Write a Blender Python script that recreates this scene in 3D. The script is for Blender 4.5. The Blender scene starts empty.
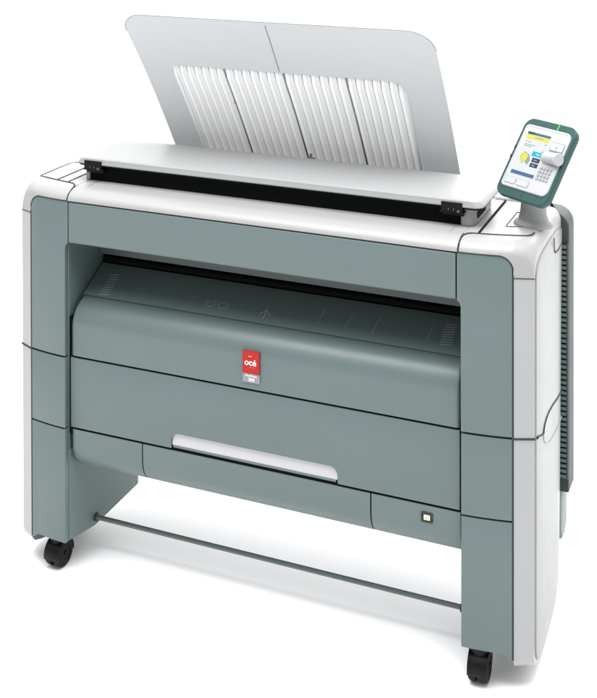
import bpy, bmesh, math
from mathutils import Vector, Matrix
sc = bpy.context.scene
COL = sc.collection
Z0 = 0.117          # height of the model's datum above the floor
Y0 = 0.18
sin, cos, PI = math.sin, math.cos, math.pi

# ------------------------------------------------------------------ materials
def nodes_of(name):
    m = bpy.data.materials.new(name); m.use_nodes = True
    nt = m.node_tree
    return m, nt, nt.nodes['Principled BSDF']

def paint(name, col, rough=.45, metal=0., var=.04, bump=.0, bscale=900., spec=.5, coat=0.):
    col = [c*.785 for c in col]
    m, nt, b = nodes_of(name)
    N, L = nt.nodes, nt.links
    tc = N.new('ShaderNodeTexCoord')
    n1 = N.new('ShaderNodeTexNoise'); n1.inputs['Scale'].default_value = 3.2; n1.inputs['Detail'].default_value = 4
    L.new(tc.outputs['Object'], n1.inputs['Vector'])
    mx = N.new('ShaderNodeMix'); mx.data_type = 'RGBA'
    mx.inputs['A'].default_value = (*[c*(1-var) for c in col], 1)
    mx.inputs['B'].default_value = (*[min(1, c*(1+var)) for c in col], 1)
    L.new(n1.outputs['Fac'], mx.inputs['Factor'])
    L.new(mx.outputs['Result'], b.inputs['Base Color'])
    n2 = N.new('ShaderNodeTexNoise'); n2.inputs['Scale'].default_value = 14; n2.inputs['Detail'].default_value = 5
    L.new(tc.outputs['Object'], n2.inputs['Vector'])
    mr = N.new('ShaderNodeMapRange'); mr.inputs['To Min'].default_value = rough-.05; mr.inputs['To Max'].default_value = rough+.05
    L.new(n2.outputs['Fac'], mr.inputs['Value']); L.new(mr.outputs['Result'], b.inputs['Roughness'])
    b.inputs['Metallic'].default_value = metal
    b.inputs['Specular IOR Level'].default_value = spec
    b.inputs['Coat Weight'].default_value = coat
    if bump:
        n3 = N.new('ShaderNodeTexNoise'); n3.inputs['Scale'].default_value = bscale; n3.inputs['Detail'].default_value = 2
        L.new(tc.outputs['Object'], n3.inputs['Vector'])
        bp = N.new('ShaderNodeBump'); bp.inputs['Strength'].default_value = bump; bp.inputs['Distance'].default_value = .0004
        L.new(n3.outputs['Fac'], bp.inputs['Height']); L.new(bp.outputs['Normal'], b.inputs['Normal'])
    return m

M = {}
M['teal'] = paint('teal_paint', (.117, .162, .160), .42, var=.035, bump=.12)
M['teal_dark'] = paint('dark_teal_plastic', (.021, .072, .067), .42, bump=.1, spec=.3)
M['grey_teal'] = paint('grey_teal_plastic', (.055, .070, .069), .6, bump=.1, spec=.25)
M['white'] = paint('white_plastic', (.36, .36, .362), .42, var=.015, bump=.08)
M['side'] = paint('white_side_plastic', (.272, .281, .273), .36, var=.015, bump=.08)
M['grip'] = paint('bright_handle_plastic', (.56, .56, .565), .32, var=.01)
M['lid'] = paint('light_grey_lid', (.335, .34, .343), .5, var=.02, bump=.06, spec=.3)
M['rim'] = paint('silver_rim', (.385, .39, .395), .36, var=.02, bump=.06)
M['black'] = paint('black_plastic', (.002, .0022, .0025), .5, bump=.1, spec=.2)
M['gap'] = paint('gap_black', (.003, .004, .004), .8, spec=.1)
M['line'] = paint('seam_dark_green', (.018, .026, .026), .7)
M['rubber'] = paint('black_rubber', (.002, .0022, .0025), .6, spec=.18)
M['cap'] = paint('grey_cap', (.28, .29, .30), .4)
M['tray'] = paint('silver_tray', (.535, .545, .55), .42, metal=.0, var=.03)
M['rib'] = paint('white_ribbed_plastic', (.84, .845, .85), .4, var=.01)
M['inner'] = paint('shaded_inner_plastic', (.065, .088, .086), .5)  # inner plastic of the slot, with the beam's shade put into its colour
M['sheet'] = paint('pale_grey_sheet', (.70, .705, .715), .45, var=.01)
M['slit'] = paint('grey_slit', (.34, .345, .35), .6, var=.01)
M['groove'] = paint('grey_groove', (.2, .21, .22), .5)
M['steel'] = paint('dark_steel', (.11, .135, .135), .4, metal=.3)
M['red'] = paint('red_enamel', (.46, .011, .007), .4, var=.02, spec=.25)
M['red_side'] = paint('dark_red_edge', (.35, .015, .012), .4)
M['tag'] = paint('grey_tag', (.26, .28, .285), .4)
M['ink'] = paint('white_ink', (.9, .9, .9), .5)
M['mark'] = paint('pale_mark', (.26, .30, .30), .6)
M['face'] = paint('white_faceplate', (.44, .45, .46), .32, var=.01)
M['key'] = paint('pale_keys', (.33, .34, .36), .4)
M['jog'] = paint('grey_dial', (.40, .41, .42), .3)

def translucent(key, share, col):
    # thin plastic that lets some of the light behind it through
    nt = M[key].node_tree; out = nt.nodes['Material Output']; b = nt.nodes['Principled BSDF']
    t = nt.nodes.new('ShaderNodeBsdfTranslucent'); t.inputs['Color'].default_value = (*col, 1)
    mx = nt.nodes.new('ShaderNodeMixShader'); mx.inputs[0].default_value = share
    nt.links.new(b.outputs[0], mx.inputs[1]); nt.links.new(t.outputs[0], mx.inputs[2]); nt.links.new(mx.outputs[0], out.inputs['Surface'])
translucent('tray', .29, (.9, .92, .93)); translucent('rib', .13, (.97, .97, .97)); translucent('sheet', .10, (.97, .97, .97))

def glow(name, col, st):
    m, nt, b = nodes_of(name)
    tc = nt.nodes.new('ShaderNodeTexCoord'); n = nt.nodes.new('ShaderNodeTexNoise'); n.inputs['Scale'].default_value = 60
    nt.links.new(tc.outputs['Object'], n.inputs['Vector'])
    mx = nt.nodes.new('ShaderNodeMix'); mx.data_type = 'RGBA'
    mx.inputs['A'].default_value = (*[c*.94 for c in col], 1); mx.inputs['B'].default_value = (*col, 1)
    nt.links.new(n.outputs['Fac'], mx.inputs['Factor'])
    nt.links.new(mx.outputs['Result'], b.inputs['Emission Color'])
    b.inputs['Base Color'].default_value = (*[c*.1 for c in col], 1)
    b.inputs['Emission Strength'].default_value = st*.545
    b.inputs['Roughness'].default_value = .2
    return m
M['s_body'] = glow('display_white', (.80, .83, .84), .85)
M['s_blue'] = glow('display_blue', (.06, .16, .34), .85)
M['s_navy'] = glow('display_navy', (.02, .06, .09), .8)
M['s_yel'] = glow('display_yellow', (.80, .80, .10), .85)
M['s_cyan'] = glow('display_cyan', (.02, .52, .72), .85)
M['s_grey'] = glow('display_grey', (.36, .38, .42), .8)
M['led'] = glow('green_led', (.10, .80, .22), .9)
M['sw'] = glow('switch_lamp', (.70, .80, .36), .85)

# ------------------------------------------------------------------ mesh helpers
class MB:
    def __init__(s): s.v, s.f, s.m, s.mats = [], [], [], []
    def mi(s, k):
        if k not in s.mats: s.mats.append(k)
        return s.mats.index(k)
    def add(s, vs, fs, mat):
        o = len(s.v); s.v += [tuple(v) for v in vs]; k = s.mi(mat)
        for f in fs: s.f.append([o+i for i in f]); s.m.append(k)
    def box(s, x0, x1, y0, y1, z0, z1, mat, xf=None):
        vs = [(x, y, z) for x in (x0, x1) for y in (y0, y1) for z in (z0, z1)]
        if xf: vs = [xf(*v) for v in vs]
        s.add(vs, [(0,1,3,2),(4,6,7,5),(0,4,5,1),(2,3,7,6),(0,2,6,4),(1,5,7,3)], mat)
    def prism(s, poly, a, b, mat, xf):
        """poly: list of (p,q); xf(p,q,t) -> xyz for t=a,b"""
        n = len(poly)
        vs = [xf(p, q, a) for p, q in poly]+[xf(p, q, b) for p, q in poly]
        fs = [tuple(range(n)), tuple(range(2*n-1, n-1, -1))]
        fs += [(i, (i+1) % n, n+(i+1) % n, n+i) for i in range(n)]
        s.add(vs, fs, mat)
    def loft(s, rings, mat, closed=True, caps=True):
        n = len(rings[0]); vs = [v for r in rings for v in r]; fs = []
        m = n if closed else n-1
        for k in range(len(rings)-1):
            for i in range(m):
                j = (i+1) % n
                fs.append((k*n+i, k*n+j, (k+1)*n+j, (k+1)*n+i))
        if caps: fs += [tuple(range(n)), tuple(range((len(rings)-1)*n, len(rings)*n))[::-1]]
        s.add(vs, fs, mat)
    def tube(s, pts, r, mat, n=6, closed=False):
        pts = [Vector(p) for p in pts]; rings = []
        for i, p in enumerate(pts):
            a = pts[max(i-1, 0)]; b = pts[min(i+1, len(pts)-1)]
            d = (b-a).normalized()
            u = d.cross(Vector((0, 0, 1))) if abs(d.z) < .9 else d.cross(Vector((1, 0, 0)))
            u.normalize(); w = d.cross(u)
            rings.append([tuple(p+(u*cos(2*PI*k/n)+w*sin(2*PI*k/n))*r) for k in range(n)])
        s.loft(rings, mat)
    def build(s, name, parent, bevel=0., seg=2, angle=38, label=None, loc=None, fixn=True):
        me = bpy.data.meshes.new(name)
        me.from_pydata(s.v, [], s.f)
        for k in s.mats: me.materials.append(M[k])
        for p, k in zip(me.polygons, s.m): p.material_index = k
        bm = bmesh.new(); bm.from_mesh(me)
        bmesh.ops.remove_doubles(bm, verts=bm.verts, dist=1e-6)
        if fixn: bmesh.ops.recalc_face_normals(bm, faces=bm.faces)
        if bevel:
            es = [e for e in bm.edges if len(e.link_faces) == 2 and e.calc_face_angle(0) > math.radians(angle)]
            bmesh.ops.bevel(bm, geom=es, offset=bevel, segments=seg, profile=.5, affect='EDGES', clamp_overlap=True)
        for f in bm.faces: f.smooth = True
        for e in bm.edges:
            e.smooth = not (len(e.link_faces) == 2 and e.calc_face_angle(0) > math.radians(30))
        bm.to_mesh(me); bm.free()
        o = bpy.data.objects.new(name, me); COL.objects.link(o)
        if parent is not None:
            o.parent = parent
            if parent.type == 'EMPTY' and loc is None: o.location = (0, -Y0, Z0)
        if loc is not None: o.location = loc
        if label: o['label'] = label
        return o

def rrect(x0, x1, y0, y1, r, n=6):
    """rounded rectangle; r may be a 4-tuple (x0y0, x1y0, x1y1, x0y1)"""
    if not hasattr(r, '__len__'): r = (r,)*4
    P = []
    for (cx, cy, a0, q) in ((x0, y0, PI, r[0]), (x1, y0, 1.5*PI, r[1]), (x1, y1, 0, r[2]), (x0, y1, .5*PI, r[3])):
        ccx = cx+q if cx == x0 else cx-q; ccy = cy+q if cy == y0 else cy-q
        if q <= 1e-6: P.append((cx, cy)); continue
        for k in range(n+1):
            a = a0+.5*PI*k/n; P.append((ccx+q*cos(a), ccy+q*sin(a)))
    return P

# ------------------------------------------------------------------ the printer
root = bpy.data.objects.new('wide_format_printer', None); COL.objects.link(root)
root.location = (0, Y0, 0)
root['label'] = 'wide grey green and white plotter printer on casters with raised ribbed tray'
root['category'] = 'printer'

ZB, Z1, Z2, Z3, Z4, ZT = -.017, .5436, .3278, 1.011, .886, 1.045
XI, XO, XW = .6085, .7385, .79      # inner edge of cover, outer edge of cover, outside of tower

def fr(x):                           # front surface of the tower as seen from above
    x = abs(x)
    if x <= .7400: return -.0135+.0175*max(0, (x-.6)/.14)**1.7
    return .004+(x-.74)/.05*.025

def cover(s, z0, z1, round_top, inner):
    mb = MB(); cols = []
    xs = []
    if inner:   # little corner filling the gap beside the beam
        xs += [(.5975, Z4+.001), (.6005, Z4-.0008), (.604, Z4-.004), (.6065, Z4-.0095), (.6077, Z4-.015), (.6081, z0)]
    else: xs += [(XI, z0)]
    for k in range(1, 13):
        xs.append((XI+(XO-.035-XI)*k/12, z0))
    for k in range(1, 9):
        a = .5*PI*k/8; xs.append((XO-.035+.035*sin(a), z0))
    rings = []
    for x, zb in xs:
        zt = z1
        if round_top and x > XO-.035:
            t = (x-(XO-.035))/.035; zt = z1-.035*(1-math.sqrt(max(0, 1-t*t)))
        zbb = zb
        if z0 < 0 and x > .712: zbb = z0-.014*min(1, ((x-.712)/.02))**1.3
        f = fr(x)
        e = .0025 if inner and x < .6 else 0
        rings.append([(s*x, f, zbb), (s*x, f, zt), (s*x, f+.018, zt), (s*x, f+.018, zbb)])
    mb.loft(rings, 'teal')
    return mb

def tower_outline(x):
    """closed outline (y,z) of the white shell at column x (x>0)"""
    f = fr(x); P = []
    bez = x >= .7415
    if bez:
        P += [(.395, .985), (.39, .90), (.368, .40), (.360, .20), (.353, .07), (.340, .000), (.315, -.036), (.265, -.055), (.20, -.067),
              (.135, -.0755), (.09, -.0765), (.058, -.068), (f+.016, -.054), (f+.004, -.040), (f, -.022)]
    else:
        P += [(.395, .985), (.39, .985), (.38, .985), (.37, .985), (.35, .985), (.33, .985), (.28, .985), (.22, .985), (.165, .985),
              (.117, .985), (.085, .985), (.06, .985), (.05, .985), (f+.022, .985), (f+.02, .986)]
    t = min(1, max(0, (x-.735)/.055)); ztop = ZT-.026*t**7-.004*t**2
    R = .034+.018*t; RY = .055+.015*t
    if bez:
        P += [(f, .3), (f, .9575), (f, max(.9585, ztop-R-.006))]
    else:
        zc = Z3+.003
        if x > XO-.038:
            q = min(1, (x-(XO-.038))/.039); zc -= .036*(1-math.sqrt(max(0, 1-q*q)))
        zc = min(zc, ztop-R+.0001) if x > XO-.038 else zc
        P += [(f+.02, zc-.0005), (f+.019, zc), (f, zc)]
    zb = P[-1][1]
    for k in range(1, 10):
        a = .5*PI*k/9
        P.append((f+RY*(1-cos(a)), (ztop-R)+R*sin(a) if bez or True else 0))
    # keep monotone in z
    for k in range(len(P)-9, len(P)):
        if P[k][1] < zb: P[k] = (P[k][0], zb)
    P += [(.2, ztop), (.30, ztop-.0005), (.385, ztop-.002), (.395, ztop-.008)]
    return P

def make_tower(s):
    mb = MB(); rings = []
    xs = [.6025]+[.61+.01*k for k in range(9)]+[.70, .7035, .708, .713, .718, .723, .728, .732, .735, .7375, .7395, .7412, .7418,
          .746, .752, .758, .764, .770, .776, .781, .785, .788, .79]
    for x in xs:
        rings.append([(s*x, y, z) for y, z in tower_outline(x)])
    mb.loft(rings, 'white')
    # the bezel below the top belongs to the rim colour
    # dark core behind the covers
    mb.box(*sorted((s*.613, s*.735)), .010, .36, -.012, .98, 'gap')
    # seam lines on the top
    T = ZT+.0004
    if s > 0:
        mb.tube([(.6, fr(.6)+.0025, Z3-.003), (.6, -.0115, 1.018), (.6, -.004, 1.030), (.6003, .012, 1.039), (.603, .030, 1.0435), (.609, .043, T), (.62, .052, T)], .0028, 'line')
        mb.tube([(.619, .0522, T), (.63, .0545, T), (.66, .060, T), (.70, .069, T), (.74, .080, T), (.760, .089, T-.0006), (.7685, .103, T-.001), (.7705, .125, T-.0015)], .0024, 'line')
        mb.tube([(.637, .064, T), (.6335, .38, T)], .0036, 'gap')
        mb.tube([(.80-.028, .30, T-.006), (.70, .286, T), (.689, .284, T), (.689, .15, T), (.690, .145, T), (.698, .146, T), (.765, .172, T-.001)], .0014, 'line')
    else:
        mb.tube([(-.6, fr(.6)+.0025, Z3-.003), (-.6, -.0115, 1.018), (-.6, -.004, 1.030), (-.6003, .012, 1.039), (-.603, .030, 1.0435), (-.609, .043, T), (-.62, .055, T)], .0028, 'line')
        mb.tube([(-.619, .0545, T), (-.63, .0575, T), (-.66, .064, T), (-.70, .073, T), (-.74, .083, T), (-.765, .093, T-.002), (-.7745, .106, T-.004), (-.777, .13, T-.005), (-.776, .22, T-.005), (-.772, .262, T-.004), (-.757, .275, T-.002), (-.70, .27, T), (-.66, .262, T)], .0024, 'line')
        mb.tube([(-.691, .071, T), (-.6887, .26, T)], .0021, 'line')
        mb.tube([(-.647, .062, T), (-.645, .25, T)], .0021, 'line')
    # horizontal joints in the rim
    def rimline(z, dz=0):
        return [(s*x, fr(x)-.0002, z+dz*(x-.741)/.05) for x in (.741, .75, .76, .77, .78, .7895, .7935)]
    mb.tube(rimline(.9575, -.003), .0014, 'line')
    mb.tube(rimline(Z1-.001, -.002), .0028, 'line')
    # groove between cover and rim
    mb.tube([(s*.7405, .0055, -.03), (s*.7405, .0055, .3), (s*.7405, .0055, .965)], .0026, 'line', n=8)
    pts = []
    for k in range(0, 11):
        a = .5*PI*k/10; xx = XO+.002-.037+.037*cos(a); pts.append((s*xx, fr(xx)+.0012, Z3+.002-.037+.037*sin(a)))
    pts += [(s*xx, fr(xx)+.0012, Z3+.002) for xx in (.68, .65, .62, .603)]
    mb.tube(pts, .0024, 'line', n=8)
    t = mb.build('side_tower', root)
    # rim faces: front chamfer in a slightly greyer silver
    me = t.data; me.materials.append(M['rim']); ri = len(me.materials)-1
    for p in me.polygons:
        c = p.center; 
        if p.material_index == 0 and abs(c.x) > .7412 and c.z < .9575 : p.material_index = ri
    # covers
    for z0, z1, rt, inn in ((ZB, Z2-.0025, False, False), (Z2+.0025, Z1-.003, False, False), (Z1+.003, Z3, True, True)):
        cover(s, z0, z1, rt, inn).build('front_cover', t, bevel=.0018, seg=2, angle=50)
    # inner panel
    mb = MB()
    lo = [(.607, .0055), (.580, .105), (.5835, .372), (.612, .372), (.612, .0055)]
    mb.prism(lo, ZB, .26, 'teal', lambda p, q, z: (s*p, q, z))
    mb.box(*sorted((s*.6065, s*.612)), .0055, .372, .261, 1.0, 'teal')
    mb.build('inner_panel', t, bevel=.0012, seg=1)
    # side panel
    mb = MB()
    out = [(.040, -.008), (.040, .30), (.040, .60), (.040, .935), (.0435, .955), (.052, .970), (.066, .980), (.085, .987), (.12, .9915), (.18, .995),
           (.25, .996), (.32, .995), (.388, .982), (.384, .90), (.363, .40), (.354, .20), (.346, .07), (.333, .006), (.308, -.026), (.262, -.043), (.20, -.0545),
           (.135, -.0630), (.095, -.063), (.068, -.053), (.050, -.036), (.042, -.016)]
    cy, cz = .2, .45
    def ring(k, x): return [(s*x, cy+(y-cy)*(1-k), cz+(z-cz)*(1-k*.35)) for y, z in out]
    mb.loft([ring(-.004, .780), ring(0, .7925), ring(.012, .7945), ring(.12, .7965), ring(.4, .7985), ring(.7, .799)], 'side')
    X = .7985
    mb.tube([(s*.7915, cy+(y-cy)*1.004, cz+(z-cz)*1.0015) for y, z in out+out[:1]], .0009, 'rim')
    def on(pts): return [(s*(X if .09 < y < .33 else .7958), y, z) for y, z in pts]
    if True:
        mb.tube(on([(.0405, .5395), (.06, .536), (.085, .528), (.104, .5237), (.108, .532), (.1167, .5402), (.14, .548), (.169, .5513), (.23, .547), (.29, .538), (.35, .530), (.37, .527)]), .0034, 'line')
        mb.tube(on([(.104, .5237), (.108, .506), (.1167, .4967), (.135, .485), (.16, .474), (.1959, .4637), (.25, .458), (.30, .4565), (.365, .4564)]), .0026, 'cap')
        mb.tube(on([(.2502, .997), (.254, .975), (.260, .9575), (.272, .9485), (.31, .945), (.388, .947)]), .0014, 'line')
    mb.build('side_panel', t, angle=60)
    return t
for s in (-1, 1): make_tower(s)

# beam above the paper slot
mb = MB()
prof = [(-.0135, Z4+.010), (-.0135, Z3-.004), (-.0125, Z3-.0025), (.02, Z3-.0025), (.02, Z4), (-.004, Z4), (-.009, Z4+.0015), (-.0125, Z4+.005)]
mb.prism(prof, -.5935, .5935, 'teal', lambda p, q, x: (x, p, q))
mb.box(-.5935, .5935, -.011, .02, Z3-.0022, Z3+.0028, 'line')
mb.box(.5937, .6035, .0055, .02, Z4+.006, 1.012, 'gap'); mb.box(-.6035, -.5937, .0055, .02, Z4+.006, 1.012, 'gap')
mb.build('front_beam', root)

# white top cover with its rounded front edge
mb = MB()
prof = [(-.0135, Z3+.0025)]
for k in range(1, 12):
    a = .5*PI*k/11; prof.append((-.0135+.055*(1-cos(a)), ZT-.032+.032*sin(a)))
prof += [(.2, ZT), (.395, ZT-.001), (.395, .99), (.05, .99), (.0, Z3+.0025)]
mb.prism(prof, -.5975, .5975, 'white', lambda p, q, x: (x, p, q))
for s in (-1, 1):
    mb.box(*sorted((s*.5972, s*.6028)), .05, .392, 1.0, ZT-.0006, 'white')
    mb.tube([(s*.5608, .0227, 1.0425), (s*.563, .05, ZT+.0003), (s*.5655, .1075, ZT+.0003)], .0011, 'cap')
mb.build('top_cover', root)

# cavity
mb = MB()
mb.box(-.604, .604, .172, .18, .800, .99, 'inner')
mb.box(-.604, .604, .215, .23, .70, .80, 'gap')
mb.tube([(-.60, .199, .776), (.60, .199, .776)], .011, 'gap', n=16)
mb.box(-.604, .604, .181, .2145, .7985, .80, 'gap')
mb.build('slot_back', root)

# feeding table
mb = MB()
A = (.0735, .7035); B = (.187, .767)
mb.prism([A, B, (.187, .75), (.0735, .687)], -.602, .602, 'teal', lambda p, q, x: (x, p, q))
tb = mb.build('feed_table', root, bevel=.001, seg=1)
def onT(x, t, h=.0006):
    return (x, A[0]+(B[0]-A[0])*t-h*.48, A[1]+(B[1]-A[1])*t+h*.88)
def strip(mb, x0, t0, x1, t1, w, mat='mark', h=.0006):
    d = Vector((x1-x0, (t1-t0)*.13)); d.normalize(); n = (-d.y*w/2, d.x*w/2/.13)
    q = [(x0+n[0], t0+n[1]), (x0-n[0], t0-n[1]), (x1-n[0], t1-n[1]), (x1+n[0], t1+n[1])]
    mb.add([onT(a, b, h) for a, b in q]+[onT(a, b, h-.001) for a, b in q], [(0,1,2,3),(4,5,6,7)[::-1],(0,1,5,4),(1,2,6,5),(2,3,7,6),(3,0,4,7)], mat)
for x, w in ((.163, .0022), (.247, .0022), (.328, .0022), (.484, .0018)):
    mb = MB(); strip(mb, x-.004, .22, x+.003, .66, w); mb.build('size_mark', tb)
mb = MB()
strip(mb, -.004, .14, -.004, .38, .0036); strip(mb, -.004, .38, -.022, .24, .0036); strip(mb, -.004, .38, .014, .24, .0036)
mb.build('feed_arrow', tb)
mb = MB()
# face-down page symbol and its turned page
for (x0, x1) in ((-.198, -.168), (-.155, -.125)):
    strip(mb, x0, .24, x1-.006, .24, .0026); strip(mb, x0, .24, x0, .38, .0026); strip(mb, x1-.006, .24, x1, .32, .0026)
    strip(mb, x0, .38, x0+.012, .38, .0026); strip(mb, x1, .32, x1, .40, .0026)
strip(mb, -.186, .32, -.168, .42, .0026); strip(mb, -.142, .42, -.130, .30, .0026)
mb.build('loading_symbol', tb)
for s in (-1, 1):
    mb = MB()
    x0 = -.545 if s < 0 else .522
    for k in range(9):
        t = .08+k*.075 if s < 0 else .22+k*.065
        strip(mb, x0-.004, t, x0+.028, t+.03, .0032)
    mb.build('edge_marking', tb)

# bulged paper cover
XD = .6015; XL = .597
mb = MB()
prof = [(0, Z1+.003), (0, .60), (0, .632)]
for k in range(1, 13):
    a = .5*PI*k/12; prof.append((.0735*(1-cos(a))**1.0, .632+.0705*sin(a)))
prof += [(.0735, .68), (.02, Z1+.003)]
def xend(p, q, x):   # soften the upper front corners at the two ends
    return (x, p, q)
rings = []
for x, k in ((-XL, .012), (-XL+.002, .006), (-XL+.006, .002), (-XL+.013, 0), (XD-.013, 0), (XD-.006, .002), (XD-.002, .006), (XD, .012)):
    rings.append([(x, min(p+k*(1 if i < 15 else 0), .0735), q-(k*.6 if 2 < i < 14 else 0)) for i, (p, q) in enumerate(prof)])
mb.loft(rings, 'teal')
mb.tube([(-.6, .0733, .7030), (.6, .0733, .7030)], .0013, 'line')
pc = mb.build('paper_cover', root)
mb = MB()
mb.box(-.604, .604, .006, .05, Z1-.02, Z1+.02, 'gap'); mb.box(-.604, .604, .004, .06, Z2-.02, Z2+.012, 'gap')
mb.box(-.6045, -.5975, .007, .07, .335, .66, 'gap'); mb.box(.598, .6045, .012, .07, .335, .66, 'gap')
mb.build('gap_liner', root)

# badge
mb = MB()
mb.prism(rrect(-.0245, .0275, .592, .6545, .001, 2), -.0055, .002, 'red_side', lambda p, q, y: (p, y, q))
mb.prism(rrect(-.0240, .0270, .5925, .654, .001, 2), -.0062, -.0054, 'red', lambda p, q, y: (p, y, q))
mb.prism(rrect(-.0245, .0275, .5665, .5915, .001, 2), -.0042, .002, 'tag', lambda p, q, y: (p, y, q))
bd = mb.build('brand_badge', pc)
def text(body, size, mat, parent, name, mtx, ext=.0003, offset=0., sx=1.):
    cu = bpy.data.curves.new(name, 'FONT'); cu.body = body; cu.size = size; cu.align_x = 'CENTER'; cu.align_y = 'CENTER'
    cu.extrude = ext; cu.offset = offset
    o = bpy.data.objects.new(name, cu); COL.objects.link(o)
    dg = bpy.context.evaluated_depsgraph_get(); me = bpy.data.meshes.new_from_object(o.evaluated_get(dg))
    bpy.data.objects.remove(o); bpy.data.curves.remove(cu)
    me.transform(Matrix.Diagonal((sx, 1, 1, 1))); me.transform(mtx); me.materials.clear(); me.materials.append(M[mat])
    r = bpy.data.objects.new(name, me); COL.objects.link(r); r.parent = parent
    return r
def front_m(x, y, z): return Matrix.Translation((x, y, z)) @ Matrix.Rotation(PI/2, 4, 'X')
def join(objs, name):
    bm = bmesh.new()
    mats = []
    for o in objs:
        n0 = len(bm.faces); bm.from_mesh(o.data); bm.faces.ensure_lookup_table()
        mk = o.data.materials[0]
        if mk not in mats: mats.append(mk)
        for f in bm.faces[n0:]: f.material_index = mats.index(mk)
    me = bpy.data.meshes.new(name); bm.to_mesh(me); bm.free()
    for m in mats: me.materials.append(m)
    r = bpy.data.objects.new(name, me); COL.objects.link(r); r.parent = objs[0].parent; r.location = objs[0].location
    for o in objs: bpy.data.objects.remove(o)
    return r
t1 = text('océ', .0250, 'ink', pc, 'lettering', front_m(.0005, -.0064, .6235), offset=.00035, sx=1.0)
t2 = text('PlotWave', .0088, 'ink', pc, 'lettering', front_m(.0015, -.0044, .5855), offset=.0002)
t3 = text('300', .0125, 'ink', pc, 'lettering', front_m(.0025, -.0044, .5745), offset=.0004)
mb = MB(); mb.box(-.006, .004, -.0066, -.006, .6405, .6415, 'ink'); mb.box(.0, .0015, -.0066, -.006, .6095, .611, 'ink'); mb.box(.009, .0105, -.0066, -.006, .6095, .611, 'ink')
t4 = mb.build('lettering', pc)
join([t1, t4], 'lettering'); join([t2, t3], 'model_lettering')

# middle drawer with the cut-out for the handle
mb = MB()
def zb(x):
    a = abs(x-.002)
    W, R, H = .257, .024, .0445
    if a >= W: return Z2+.0035
    if a >= W-R:
        t = (a-(W-R))/R; return Z2+.0035+H-R+R*math.sqrt(max(0, 1-t*t))
    return Z2+.0035+H
xs = [-XL, -.4]+[.002-.2571]+[.002-.257+.0001]+[.002-.257+.024*(1-cos(.5*PI*k/8)) for k in range(1, 9)]
xs = xs+[.004-x for x in xs[::-1][:-2]]+[.4, XD-.0005]
rings = []
for x in xs:
    z = zb(x); rings.append([(x, 0, z), (x, 0, Z1-.0035), (x, .012, Z1-.0035), (x, .012, z)])
mb.loft(rings, 'teal')
dr = mb.build('roll_drawer', root, bevel=.0012, seg=2, angle=60)
mb = MB()
W = .2555
pts = rrect(.002-W, .002+W, .3405, .3765, (.003, .003, .022, .022), 8)
mb.prism(pts, 0, .004, 'grip', lambda p, q, t: (p, .0040+(.3765-q)*-.10+t+.003, q))
mb.box(.002-W+.004, .002+W-.004, .002, .018, .3345, .3405, 'teal')
mb.box(.002-W, .002+W, .012, .05, .322, .376, 'gap')
mb.build('drawer_handle', dr)

# lower panels, curving under
def lower(x0, x1, rx0=False, rx1=False):
    mb = MB()
    prof = [(0, Z2-.003), (0, .30), (.0003, .275), (.002, .258), (.006, .244), (.013, .231), (.024, .218), (.040, .206), (.062, .197), (.09, .1925), (.13, .191), (.17, .191)]
    rings = []
    def r(x, k): return [(x, p+k*.3, max(q, .191+k)) for p, q in prof]+[(x, .17, .22), (x, .02, Z2-.003)]
    xx = []
    if rx0: xx += [(x0, .030), (x0+.002, .018), (x0+.006, .008), (x0+.012, .002), (x0+.02, 0)]
    else: xx += [(x0, .002), (x0+.002, 0)]
    if rx1: xx += [(x1-.02, 0), (x1-.012, .002), (x1-.006, .008), (x1-.002, .018), (x1, .030)]
    else: xx += [(x1-.002, 0), (x1, .002)]
    for x, k in xx: rings.append(r(x, k))
    mb.loft(rings, 'teal')
    return mb.build('lower_panel', root)
lower(-.5965, -.3535, rx0=True); lower(-.3495, .3525); lp = lower(.3565, .603, rx1=False)
mb = MB()
for x in (-.3515, .3545): mb.prism([(.004, .322), (.004, .27), (.010, .247), (.028, .222), (.066, .203), (.1, .1985), (.1, .322)], x-.003, x+.003, 'gap', lambda p, q, t: (t, p, q))
mb.box(-.598, .6, .06, .36, .22, .30, 'gap')
mb.box(-.583, .583, .17, .372, .196, .235, 'grey_teal')
mb.build('base_pan', root)
# power switch
mb = MB()
sx, sz = .5125, .2945
o_ = rrect(-.0165, .0165, -.0135, .0135, .004, 4); i_ = rrect(-.0115, .0115, -.009, .009, .003, 4)
mb.loft([[(sx+p, .001, sz+q) for p, q in o_], [(sx+p, -.0022, sz+q) for p, q in o_], [(sx+p, -.0022, sz+q) for p, q in i_], [(sx+p, -.0002, sz+q) for p, q in i_]], 'line')
mb.prism(rrect(sx-.0085, sx+.0085, sz-.0065, sz+.0065, .001, 2), -.0032, .0, 'ink', lambda p, q, y: (p, y, q))
mb.prism(rrect(sx-.0055, sx+.0055, sz-.0045, sz+.0045, .001, 2), -.0038, -.003, 'sw', lambda p, q, y: (p, y, q))
mb.build('power_switch', lp)

# cross bar between the legs
mb = MB()
n = 16
mb.tube([(-.5845, .109, .0075), (.5845, .109, .0075)], .0072, 'steel', n=n)
for s in (-1, 1): mb.tube([(s*.5842, .109, .0075), (s*.575, .109, .0075)], .0125, 'line', n=n)
mb.build('cross_bar', root)

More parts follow.
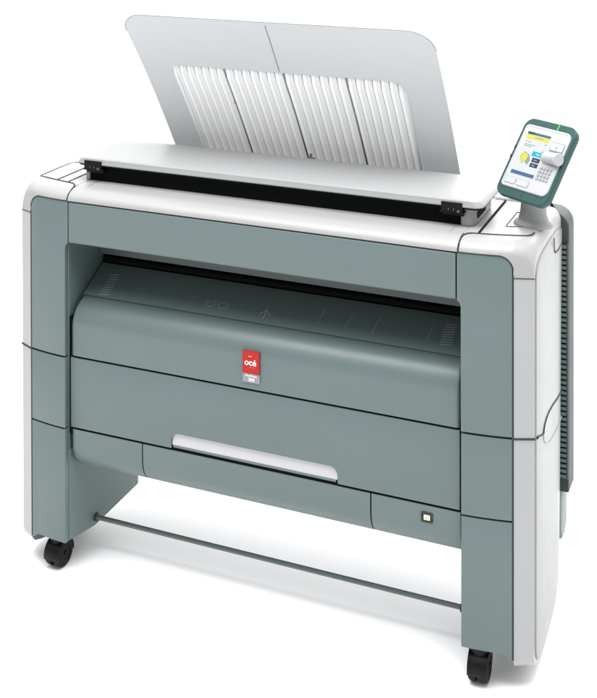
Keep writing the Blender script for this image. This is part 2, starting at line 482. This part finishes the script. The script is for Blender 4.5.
# casters
def caster(x, y, rz):
    mb = MB()
    R = Matrix.Rotation(rz, 3, 'Z'); P = Vector((x, y, 0))
    def xf(a, b, c): v = R @ Vector((a, b, c)); return (P.x+v.x, P.y+v.y, c)
    zc = -.117+.041
    # hood: an arc over the wheels, stem above
    arc = [(.042*cos(a)*1.0, .042*sin(a)) for a in [math.radians(t) for t in range(-10, 196, 12)]]
    hood = [(p*1.02, q*1.02) for p, q in arc]+[(p*.9, q*.9) for p, q in arc[::-1]]
    mb.prism(hood, -.0265, .0265, 'black', lambda p, q, t: xf(t, p, zc+q))
    mb.box(-.005, .005, -.02, .02, zc-.02, zc+.034, 'black', xf)
    mb.loft([[xf(r*cos(2*PI*k/16), r*sin(2*PI*k/16), z) for k in range(16)] for r, z in ((.026, zc+.034), (.026, zc+.056), (.022, zc+.058), (.022, .0))], 'black')
    c = mb.build('caster', root, bevel=.0015, seg=2)
    for s in (-1, 1):
        w = MB()
        pr_ = [(.0, .004), (.030, .004), (.0355, .006), (.0372, .010), (.0372, .020), (.0355, .0245), (.030, .0275), (.022, .028), (.020, .0255), (.008, .0255), (.007, .029), (0.0001, .029)]
        rings = [[xf(s*t*.98, r*1.10*cos(2*PI*k/32), zc+r*1.095*sin(2*PI*k/32)) for k in range(32)] for r, t in pr_]
        w.loft(rings, 'rubber'); w.build('wheel', c)
for x, y, rz in ((-.664, .034, -.02), (.648, .026, .06), (-.725, .235, 0), (.69, .25, -.2)): caster(x, y, rz)

# scanner base
mb = MB()
mb.box(-.597, .575, .112, .33, ZT+.0005, 1.094, 'gap')
mb.box(-.590, .568, .118, .32, 1.094, 1.0995, 'gap')
sb = mb.build('scanner', root, bevel=.001, seg=1)
for s in (-1, 1):
    mb = MB()
    if s > 0:
        pl = [(.5755, .106), (.598, .106), (.607, .112), (.612, .124), (.613, .20), (.611, .30), (.600, .325), (.5755, .325)]
    else:
        pl = [(-.5975, .110), (-.5975, .325), (-.61, .32), (-.618, .30), (-.618, .125), (-.612, .113), (-.604, .110)]
    mb.prism(pl, ZT+.0005, 1.0955, 'white', lambda p, q, z: (p, q, z))
    ec = mb.build('end_cap', sb, bevel=.003, seg=3, angle=50)
    if s > 0:
        g = MB()
        g.prism(rrect(.135, .225, 1.060, 1.078, .0085, 6), .6128, .6150, 'gap', lambda p, q, t: (t, p, q))
        g.prism(rrect(.133, .227, 1.058, 1.080, .0095, 6), .6110, .6134, 'cap', lambda p, q, t: (t, p, q))
        g.build('finger_slot', sb)
# latches
for s, x0, x1 in ((-1, -.601, -.541), (1, .527, .585)):
    mb = MB()
    pf = [(.083, 1.1115), (.083, 1.089), (.090, 1.084), (.094, 1.080), (.10, 1.072), (.112, 1.070), (.112, 1.1115)]
    mb.prism(pf, x0, x1, 'black', lambda p, q, x: (x, p, q))
    mb.box(x0-.006, x1+.004, .088, .108, 1.0815, 1.0865, 'black')
    for k in range(5):
        mb.box(x0+.012+k*.007, x0+.0155+k*.007, .0815, .084, 1.090, 1.097, 'groove' if k % 2 else 'black')
    mb.tube([(x1-.010, .080, 1.090), (x1-.010, .086, 1.090)], .0045, 'steel', n=12)
    mb.build('latch', sb, bevel=.001, seg=2)

# scanner lid
mb = MB()
def lid_ring(z, gx, gy, r):
    return [(p, q, z) for p, q in rrect(-.635+gx, .640-gx, .0865+gy, .345-gy, (r*.5, r*.5, r*1.25, r*1.6), 8)]
L0, L1 = 1.0985, 1.1195
mb.loft([lid_ring(L0, .006, .004, .045), lid_ring(L0+.0015, .001, .001, .048), lid_ring(L0+.004, 0, 0, .048), lid_ring(L0+.009, .002, .0012, .048),
         lid_ring(L1-.003, .012, .0022, .045), lid_ring(L1-.001, .022, .005, .04), lid_ring(L1, .034, .012, .034), lid_ring(L1+.0012, .08, .05, .03), lid_ring(L1+.0018, .2, .1, .02)], 'lid')
ld = mb.build('scanner_lid', root, angle=70)
mb = MB()
lo = lid_ring(L0-.0035, .004, .003, .046); hi = lid_ring(L0+.0005, .003, .0025, .046)
mb.loft([lo, hi], 'gap'); mb.build('lid_gasket', ld)

# raised output tray, leaning forward
TA = Vector((0, .110, 1.5623)); TB = Vector((0, .45, 1.0795)); TD = TB-TA; TLn = TD.length; TU = TD/TLn
TN = Vector((0, -TU.z, TU.y)); TN = TN if TN.y < 0 else -TN   # toward the front
def onR(x, l, h): # l metres from the top edge
    bow = .010*sin(PI*min(1, l/TLn))
    v = TA+TU*l+TN*(h-bow); return (x, v.y, v.z)
def tray_half(l):
    return .4935-.012*l/TLn
mb = MB(); rows_ = []
R_ = .075; ls = [0]+[R_*(1-cos(.5*PI*k/10)) for k in range(1, 11)]+[R_+(TLn+.03-R_)*k/10 for k in range(1, 11)]
for l in ls:
    h = tray_half(l); w = h if l >= R_ else h-R_+math.sqrt(max(0, R_*R_-(R_-l)**2))
    rows_.append((l, w))
HL, HR, HT = -.377, .369, .372*TLn      # opening that the ribbed sheets cover
rows_ = sorted(rows_+[(HT+d, tray_half(HT+d)) for d in (0, .002, .006, .012, .02, .03, .042, .055)])
cols_ = lambda w, l: [-w, HL*(1-.035*max(0, l-HT)/TLn), HR*(1-.035*max(0, l-HT)/TLn), w]
vs, fs = [], []
for l, w in rows_:
    c4 = cols_(w, l); c4[1] = max(c4[1], -w); c4[2] = min(c4[2], w); d = l-HT
    if -1e-6 <= d < .055: c4[2] -= .05*(1-math.sqrt(max(0, 1-((.055-max(0, d))/.055)**2)))
    if -1e-6 <= d < .02: c4[1] += .02*(1-math.sqrt(max(0, 1-((.02-max(0, d))/.02)**2)))
    vs += [onR(x, l, 0) for x in c4]
for i in range(len(rows_)-1):
    for j in range(3):
        if j == 1 and rows_[i][0] >= HT-1e-6: continue
        fs.append((i*4+j, i*4+j+1, i*4+j+5, i*4+j+4))
nv = len(vs); hit = {}
for f in fs:
    for a, b in zip(f, f[1:]+f[:1]): hit[(a, b)] = 1
border = [e for e in hit if (e[1], e[0]) not in hit]
back = [onR(v[0], (Vector((0, v[1], v[2]))-TA).dot(TU), -.004) for v in vs]
mb.add(vs+back, fs+[tuple(nv+i for i in f[::-1]) for f in fs]+[(b, a, nv+a, nv+b) for a, b in border], 'tray')
# top edge line and centre joint
pt = []
for k in range(11): 
    a = .5*PI*k/10; pt.append(onR(-(.4935-R_)-R_*cos(a), R_-R_*sin(a), 0))
pt2 = [onR(-p[0], 0, 0) for p in []]
edge = pt+[(-p[0], p[1], p[2]) for p in pt[::-1]]
mb.tube(edge, .0011, 'groove')
mb.tube([onR(-.010, .014, .0002), onR(-.012, .1, .0002), onR(-.016, .205, .0002)], .0013, 'groove')
tr = mb.build('output_tray', root, angle=70)
bounds = [(-.384, -.2045), (-.1995, -.0075), (-.0025, .1925), (.1975, .376)]
for bi, (x0, x1) in enumerate(bounds):
    mb = MB(); l0, l1 = .360*TLn, TLn+.02
    # corrugated sheet: profile in x, extruded along the slope
    nr = 7; pit = (x1-x0)/nr
    prof = []
    for k in range(nr):
        a = x0+k*pit
        prof += [(a, .0015), (a+pit*.10, .0015), (a+pit*.12, .0085), (a+pit*.48, .0085), (a+pit*.54, .0055), (a+pit*.985, .0045)]
    prof.append((x1, .0015))
    rows = []
    nL = 12
    for i in range(nL+1):
        row = []
        for x, h in prof:
            ls_ = l0
            if bi == 0 and x < x0+.02: ls_ = l0+.02*(1-math.sqrt(max(0, 1-((x0+.02-x)/.02)**2)))
            if bi == 3 and x > x1-.05: ls_ = l0+.055*(1-math.sqrt(max(0, 1-((x-(x1-.05))/.05)**2)))
            l = ls_+(l1-ls_)*i/nL
            hh = h*min(1, i/1.0)*1.0 if i == 0 else h
            xx = x*(1-.035*(l-l0)/TLn)
            row.append(onR(xx, l, hh+.0006))
        rows.append(row)
    mb.loft(rows, 'rib', closed=False, caps=False)
    ia, ib = mb.mi('sheet'), mb.mi('slit'); npr = len(prof)-1
    for q in range(len(mb.f)):
        j = (q % npr) % 6
        mb.m[q] = ib if j in (0, 1) else (0 if j in (2, 3) else ia)
    mb.build('ribbed_panel', tr, angle=25)
# dark separators between the panels
for x in (-.202, -.005, .195):
    mb = MB()
    rr = []
    for i in range(9):
        l = .362*TLn+(TLn+.015-.362*TLn)*i/8; xx = x*(1-.035*(l-.36*TLn)/TLn)
        rr.append([onR(xx-.0024, l, .0012), onR(xx+.0024, l, .0012), onR(xx+.0024, l, .0042), onR(xx-.0024, l, .0042)])
    mb.loft(rr, 'cap')
    p = onR(x, .60*TLn, .005); mb.box(p[0]-.0026, p[0]+.0026, p[1]-.0026, p[1]+.0026, p[2]-.003, p[2]+.003, 'slit')
    mb.build('track', tr)
mb = MB()
a = Vector(onR(.012, .955*TLn, .008))
mb.box(a.x-.014, a.x+.006, a.y-.012, a.y+.004, a.z-.012, a.z+.002, 'cap'); mb.tube([(a.x-.004, a.y-.008, a.z), (a.x-.002, a.y-.008, a.z+.016)], .004, 'cap', n=10)
mb.box(a.x-.008, a.x+.002, a.y-.014, a.y-.011, a.z-.012, a.z-.003, 'line')
mb.build('tray_clip', tr, bevel=.001, seg=1)

# control panel, tilted on its pedestal
yaw, tilt = -.5515, .6125
Rv = Vector((cos(yaw), sin(yaw), 0)); Uv = Vector((-sin(yaw)*sin(tilt), cos(yaw)*sin(tilt), cos(tilt))); Nv = Rv.cross(Uv)   # Nv toward viewer
CW, CH = .187, .232
CC = Vector((.7646, .170, 1.2242))
def pl(a, b, h): v = CC+Rv*(a*CW)+Uv*(b*CH)+Nv*h; return tuple(v)
def plm(a, b, h): v = CC+Rv*a+Uv*b+Nv*h; return tuple(v)
mb = MB()
def cring(g, h, r=.030): return [plm(p, q, h) for p, q in rrect(-CW/2+g, CW/2-g, -CH/2+g, CH/2-g, r, 8)]
mb.loft([cring(.022, -.030, .016), cring(.010, -.027, .022), cring(.002, -.020, .029), cring(0, -.012), cring(.0005, -.003), cring(.003, 0, .028), cring(.02, .0004, .02)], 'teal_dark')
cp = mb.build('control_panel', root, angle=70)
mb = MB()
def fring(g, h, r=.012): return [plm(p, q, h) for p, q in rrect(-.425*CW+g, .455*CW-g, -.385*CH+g, .405*CH-g, (r, r*1.6, r*1.6, r), 6)]
mb.loft([fring(0, -.001), fring(0, .003), fring(.002, .005, .010), fring(.0055, .0052, .008), fring(.006, .0042, .008)], 'face')
mb.build('faceplate', cp, angle=70)
def sheet(mb, a0, a1, b0, b1, h0, h1, mat, r=.0):
    P = rrect(a0*CW, a1*CW, b0*CH, b1*CH, r, 3)
    mb.prism(P, h0, h1, mat, lambda p, q, h: plm(p, q, h))
H = .0046
mb = MB()
sheet(mb, -.327, .115, -.222, .318, .003, H+.0004, 's_body')
sheet(mb, -.325, .113, .285, .316, H, H+.0009, 's_blue')
sheet(mb, -.325, -.20, .287, .314, H+.0005, H+.0013, 's_navy')
sheet(mb, -.325, .113, .228, .283, H, H+.0009, 's_yel')
sheet(mb, -.16, .0, .25, .262, H+.0005, H+.0013, 's_grey')
for b, w in ((.19, .10), (.155, .20), (.135, .14)): sheet(mb, -.30, -.30+w, b, b+.008, H, H+.0009, 's_grey')
for b in (.19, .10): sheet(mb, .07, .09, b, b+.02, H, H+.0009, 's_grey')
# yellow sheet icon
P = [(-.285, -.005), (-.235, .065), (-.13, .045), (-.075, -.02), (-.10, -.085), (-.16, -.05), (-.20, -.08)]
mb.prism([(p*CW, q*CH) for p, q in P], H, H+.0009, 's_grey', lambda p, q, h: plm(p, q, h))
P = [(-.275, -.005), (-.23, .055), (-.135, .035), (-.15, -.04), (-.20, -.07)]
mb.prism([(p*CW, q*CH) for p, q in P], H+.0005, H+.0014, 's_yel', lambda p, q, h: plm(p, q, h))
sheet(mb, -.09, .10, .035, .095, H, H+.001, 's_cyan'); sheet(mb, -.045, .10, -.033, .020, H, H+.001, 's_navy'); sheet(mb, -.045, .10, -.095, -.045, H, H+.001, 's_navy')
sheet(mb, -.01, .05, -.014, .0, H+.0005, H+.0015, 's_grey'); sheet(mb, -.01, .05, -.078, -.064, H+.0005, H+.0015, 's_grey')
sheet(mb, -.01, .05, .058, .072, H+.0005, H+.0015, 's_body')
sheet(mb, -.325, .113, -.220, -.178, H, H+.0009, 's_blue')
mb.build('touch_screen', cp)
mb = MB()
for r in range(4):
    for c in range(4):
        a = .150+c*.060; b = -.055-r*.044
        sheet(mb, a, a+.046, b-.028, b, .004, .0068, 'key', .002)
mb.build('keypad', cp)
mb = MB(); sheet(mb, .165, .425, .150, .262, .004, .0060, 'cap', .004); sheet(mb, .177, .413, .160, .252, .0055, .0072, 'face', .003)
sheet(mb, .275, .31, .185, .225, .007, .0078, 'key'); mb.build('stop_button', cp)
for a0, a1 in ((-.375, -.165), (-.14, .085)):
    mb = MB(); sheet(mb, a0, a1, -.345, -.262, .004, .0050, 'key', .002); sheet(mb, a0+.012, a1-.012, -.338, -.270, .0045, .0058, 'face', .002); mb.build('soft_key', cp)
mb = MB()   # jog wheel, a short cylinder across the right edge
Cj = Vector(pl(.16, .055, .004)); Dj = (Rv*.90+Nv*.25).normalized()
rings = []
for t, r in ((0, .012), (.001, .0145), (.052, .0150), (.0525, .0165), (.062, .0168), (.064, .015)):
    c = Cj+Dj*t; u = Uv; w = Dj.cross(u)
    rings.append([tuple(c+(u*cos(2*PI*k/28)+w*sin(2*PI*k/28))*r) for k in range(28)])
mb.loft(rings, 'jog'); mb.build('jog_dial', cp)
mb = MB(); sheet(mb, .139, .157, .404, .497, -.001, .0016, 'led'); mb.build('status_light', cp)
for a, b in ((-.47, .10), (-.475, -.02)):
    mb = MB(); sheet(mb, a-.012, a+.012, b-.02, b+.02, -.001, .0008, 'black', .001); mb.build('side_button', cp)
mb = MB(); sheet(mb, .020, .028, -.49, -.40, -.001, .0006, 'line'); mb.build('seam', cp)
# pedestal
mb = MB()
def ell(cx, cy, z, rx, ry): return [(cx+rx*cos(2*PI*k/28), cy+ry*sin(2*PI*k/28), z+(0)) for k in range(28)]
mb.loft([ell(.752, .200, ZT-.004, .054, .046), ell(.752, .200, ZT+.004, .053, .045), ell(.752, .200, ZT+.0085, .048, .040), ell(.752, .200, ZT+.013, .041, .034), ell(.752, .2, ZT+.03, .036, .030),
         ell(.753, .2, ZT+.06, .034, .029), ell(.755, .2, ZT+.09, .034, .030), ell(.757, .203, ZT+.12, .036, .031), ell(.760, .212, ZT+.15, .036, .03), ell(.763, .222, ZT+.17, .03, .025)], 'lid')
mb.build('pedestal', root, angle=60)

# rear housing with its vent
mb = MB()
pf = rrect(-.812, .812, .225, 1.024, (.004, .004, .045, .045), 8)
rings = []
for y, g in ((.397, .004), (.400, 0), (.475, 0), (.51, .02), (.55, .05), (.56, .07)):
    rings.append([(p*(1-g*.6), y, .6+(q-.6)*(1-g)) for p, q in pf])
mb.loft(rings, 'grey_teal')
rh = mb.build('rear_housing', root, angle=60)
for s in (-1, 1):
    mb = MB()
    mb.box(*sorted((s*.780, s*.8065)), .3945, .3966, .27, .935, 'line')
    n = 45
    for k in range(n):
        z = .275+(.93-.275)*k/(n-1); mb.box(*sorted((s*.780, s*.8065)), .388, .3950, z-.0048, z+.0040, 'teal')
    mb.box(*sorted((s*.8068, s*.811)), .388, .396, .265, .94, 'grey_teal')
    mb.build('vent_grille', rh)
mb = MB()
mb.tube([(.70, .43, 1.028), (.705, .42, 1.050), (.73, .405, 1.062), (.757, .40, 1.055), (.768, .405, 1.028)], .0045, 'rubber', n=8)
mb.build('cable', root)
mb = MB()
pass
for s in (-1, 1):
    mb = MB()
    pf = [(.42, .1985), (.42, .10), (.44, .06), (.49, .055), (.52, .08), (.52, .1985)]
    mb.prism(pf, *sorted((s*.70, s*.785)), 'teal', lambda p, q, x: (x, p, q))
    mb.build('rear_bracket', root, bevel=.010, seg=3)

# ------------------------------------------------------------------ floor
m, nt, b = nodes_of('white_studio_floor')
tc = nt.nodes.new('ShaderNodeTexCoord'); n = nt.nodes.new('ShaderNodeTexNoise'); n.inputs['Scale'].default_value = .6
nt.links.new(tc.outputs['Object'], n.inputs['Vector'])
mx = nt.nodes.new('ShaderNodeMix'); mx.data_type = 'RGBA'; mx.inputs['A'].default_value = (.925, .925, .935, 1); mx.inputs['B'].default_value = (.935, .935, .943, 1)
nt.links.new(n.outputs['Fac'], mx.inputs['Factor']); nt.links.new(mx.outputs['Result'], b.inputs['Base Color'])
b.inputs['Roughness'].default_value = .9; b.inputs['Specular IOR Level'].default_value = .1
me = bpy.data.meshes.new('floor'); S = 80
me.from_pydata([(-S, -S, 0), (S, -S, 0), (S, S, 0), (-S, S, 0)], [], [(0, 1, 2, 3)]); me.materials.append(m)
fl = bpy.data.objects.new('floor', me); COL.objects.link(fl); fl['kind'] = 'structure'; fl['label'] = 'seamless white studio floor'

# ------------------------------------------------------------------ light: a white studio, brighter above and behind
w = bpy.data.worlds.new('World'); sc.world = w; w.use_nodes = True
N, L = w.node_tree.nodes, w.node_tree.links
bg = N['Background']
tc = N.new('ShaderNodeTexCoord'); sep = N.new('ShaderNodeSeparateXYZ'); L.new(tc.outputs['Generated'], sep.inputs[0])
def math_(op, a, b_=None, c=None):
    n_ = N.new('ShaderNodeMath'); n_.operation = op
    for i, q in enumerate((a, b_, c)):
        if q is None: continue
        if isinstance(q, (int, float)): n_.inputs[i].default_value = q
        else: L.new(q, n_.inputs[i])
    return n_.outputs[0]
v = math_('MULTIPLY_ADD', sep.outputs['Z'], .68, .455)
v = math_('MULTIPLY_ADD', sep.outputs['X'], .05, v)
v = math_('MULTIPLY_ADD', sep.outputs['Y'], .72, v)
v = math_('MAXIMUM', v, .15)
L.new(v, bg.inputs['Strength']); bg.inputs['Color'].default_value = (1, 1, 1, 1)

def area(name, loc, target, size, power, col=(1, 1, 1)):
    l = bpy.data.lights.new(name, 'AREA'); l.shape = 'RECTANGLE'; l.size, l.size_y = size; l.energy = power; l.color = col
    o = bpy.data.objects.new(name, l); COL.objects.link(o); o.location = loc
    o.rotation_euler = (Vector(target)-Vector(loc)).to_track_quat('-Z', 'Y').to_euler()
    return o
area('unseen_lamp', (.2, -.9, 4.0), (0, .1, .6), (4.0, 2.0), 125)
area('unseen_lamp', (0, 5.0, 2.5), (0, .1, 0), (6.0, 1.2), 85)  # added lamp out of view, behind, to brighten the floor under the printer
area('unseen_lamp', (4.2, 1.2, 2.2), (.5, .2, .7), (2.0, 2.6), 3)

# ------------------------------------------------------------------ camera
f_, px, py, yw, pt_, rl = 1218.847, 296.455, -139.677, .400275, .00984, -.0019036
cy_, sy_, cp_, sp_ = cos(yw), sin(yw), cos(pt_), sin(pt_)
fwd = Vector((-sy_*cp_, cy_*cp_, -sp_)); rt = Vector((cy_, sy_, 0)); up = rt.cross(fwd)
r2 = cos(rl)*rt+sin(rl)*up; u2 = -sin(rl)*rt+cos(rl)*up
cam = bpy.data.cameras.new('camera'); co = bpy.data.objects.new('camera', cam); COL.objects.link(co)
Mx = Matrix((r2, u2, -fwd)).transposed().to_4x4(); Mx.translation = (1.446668, -3.086101, 2.063982+Z0)
co.matrix_world = Mx
cam.sensor_fit = 'HORIZONTAL'; cam.sensor_width = 36; cam.lens = f_/597*36
cam.shift_x = (298.5-px)/597; cam.shift_y = (py-349)/597
cam.clip_start = .05; cam.clip_end = 500
sc.camera = co
sc.view_settings.view_transform = 'Standard'; sc.view_settings.look = 'None'; sc.view_settings.exposure = .85; sc.view_settings.gamma = 1
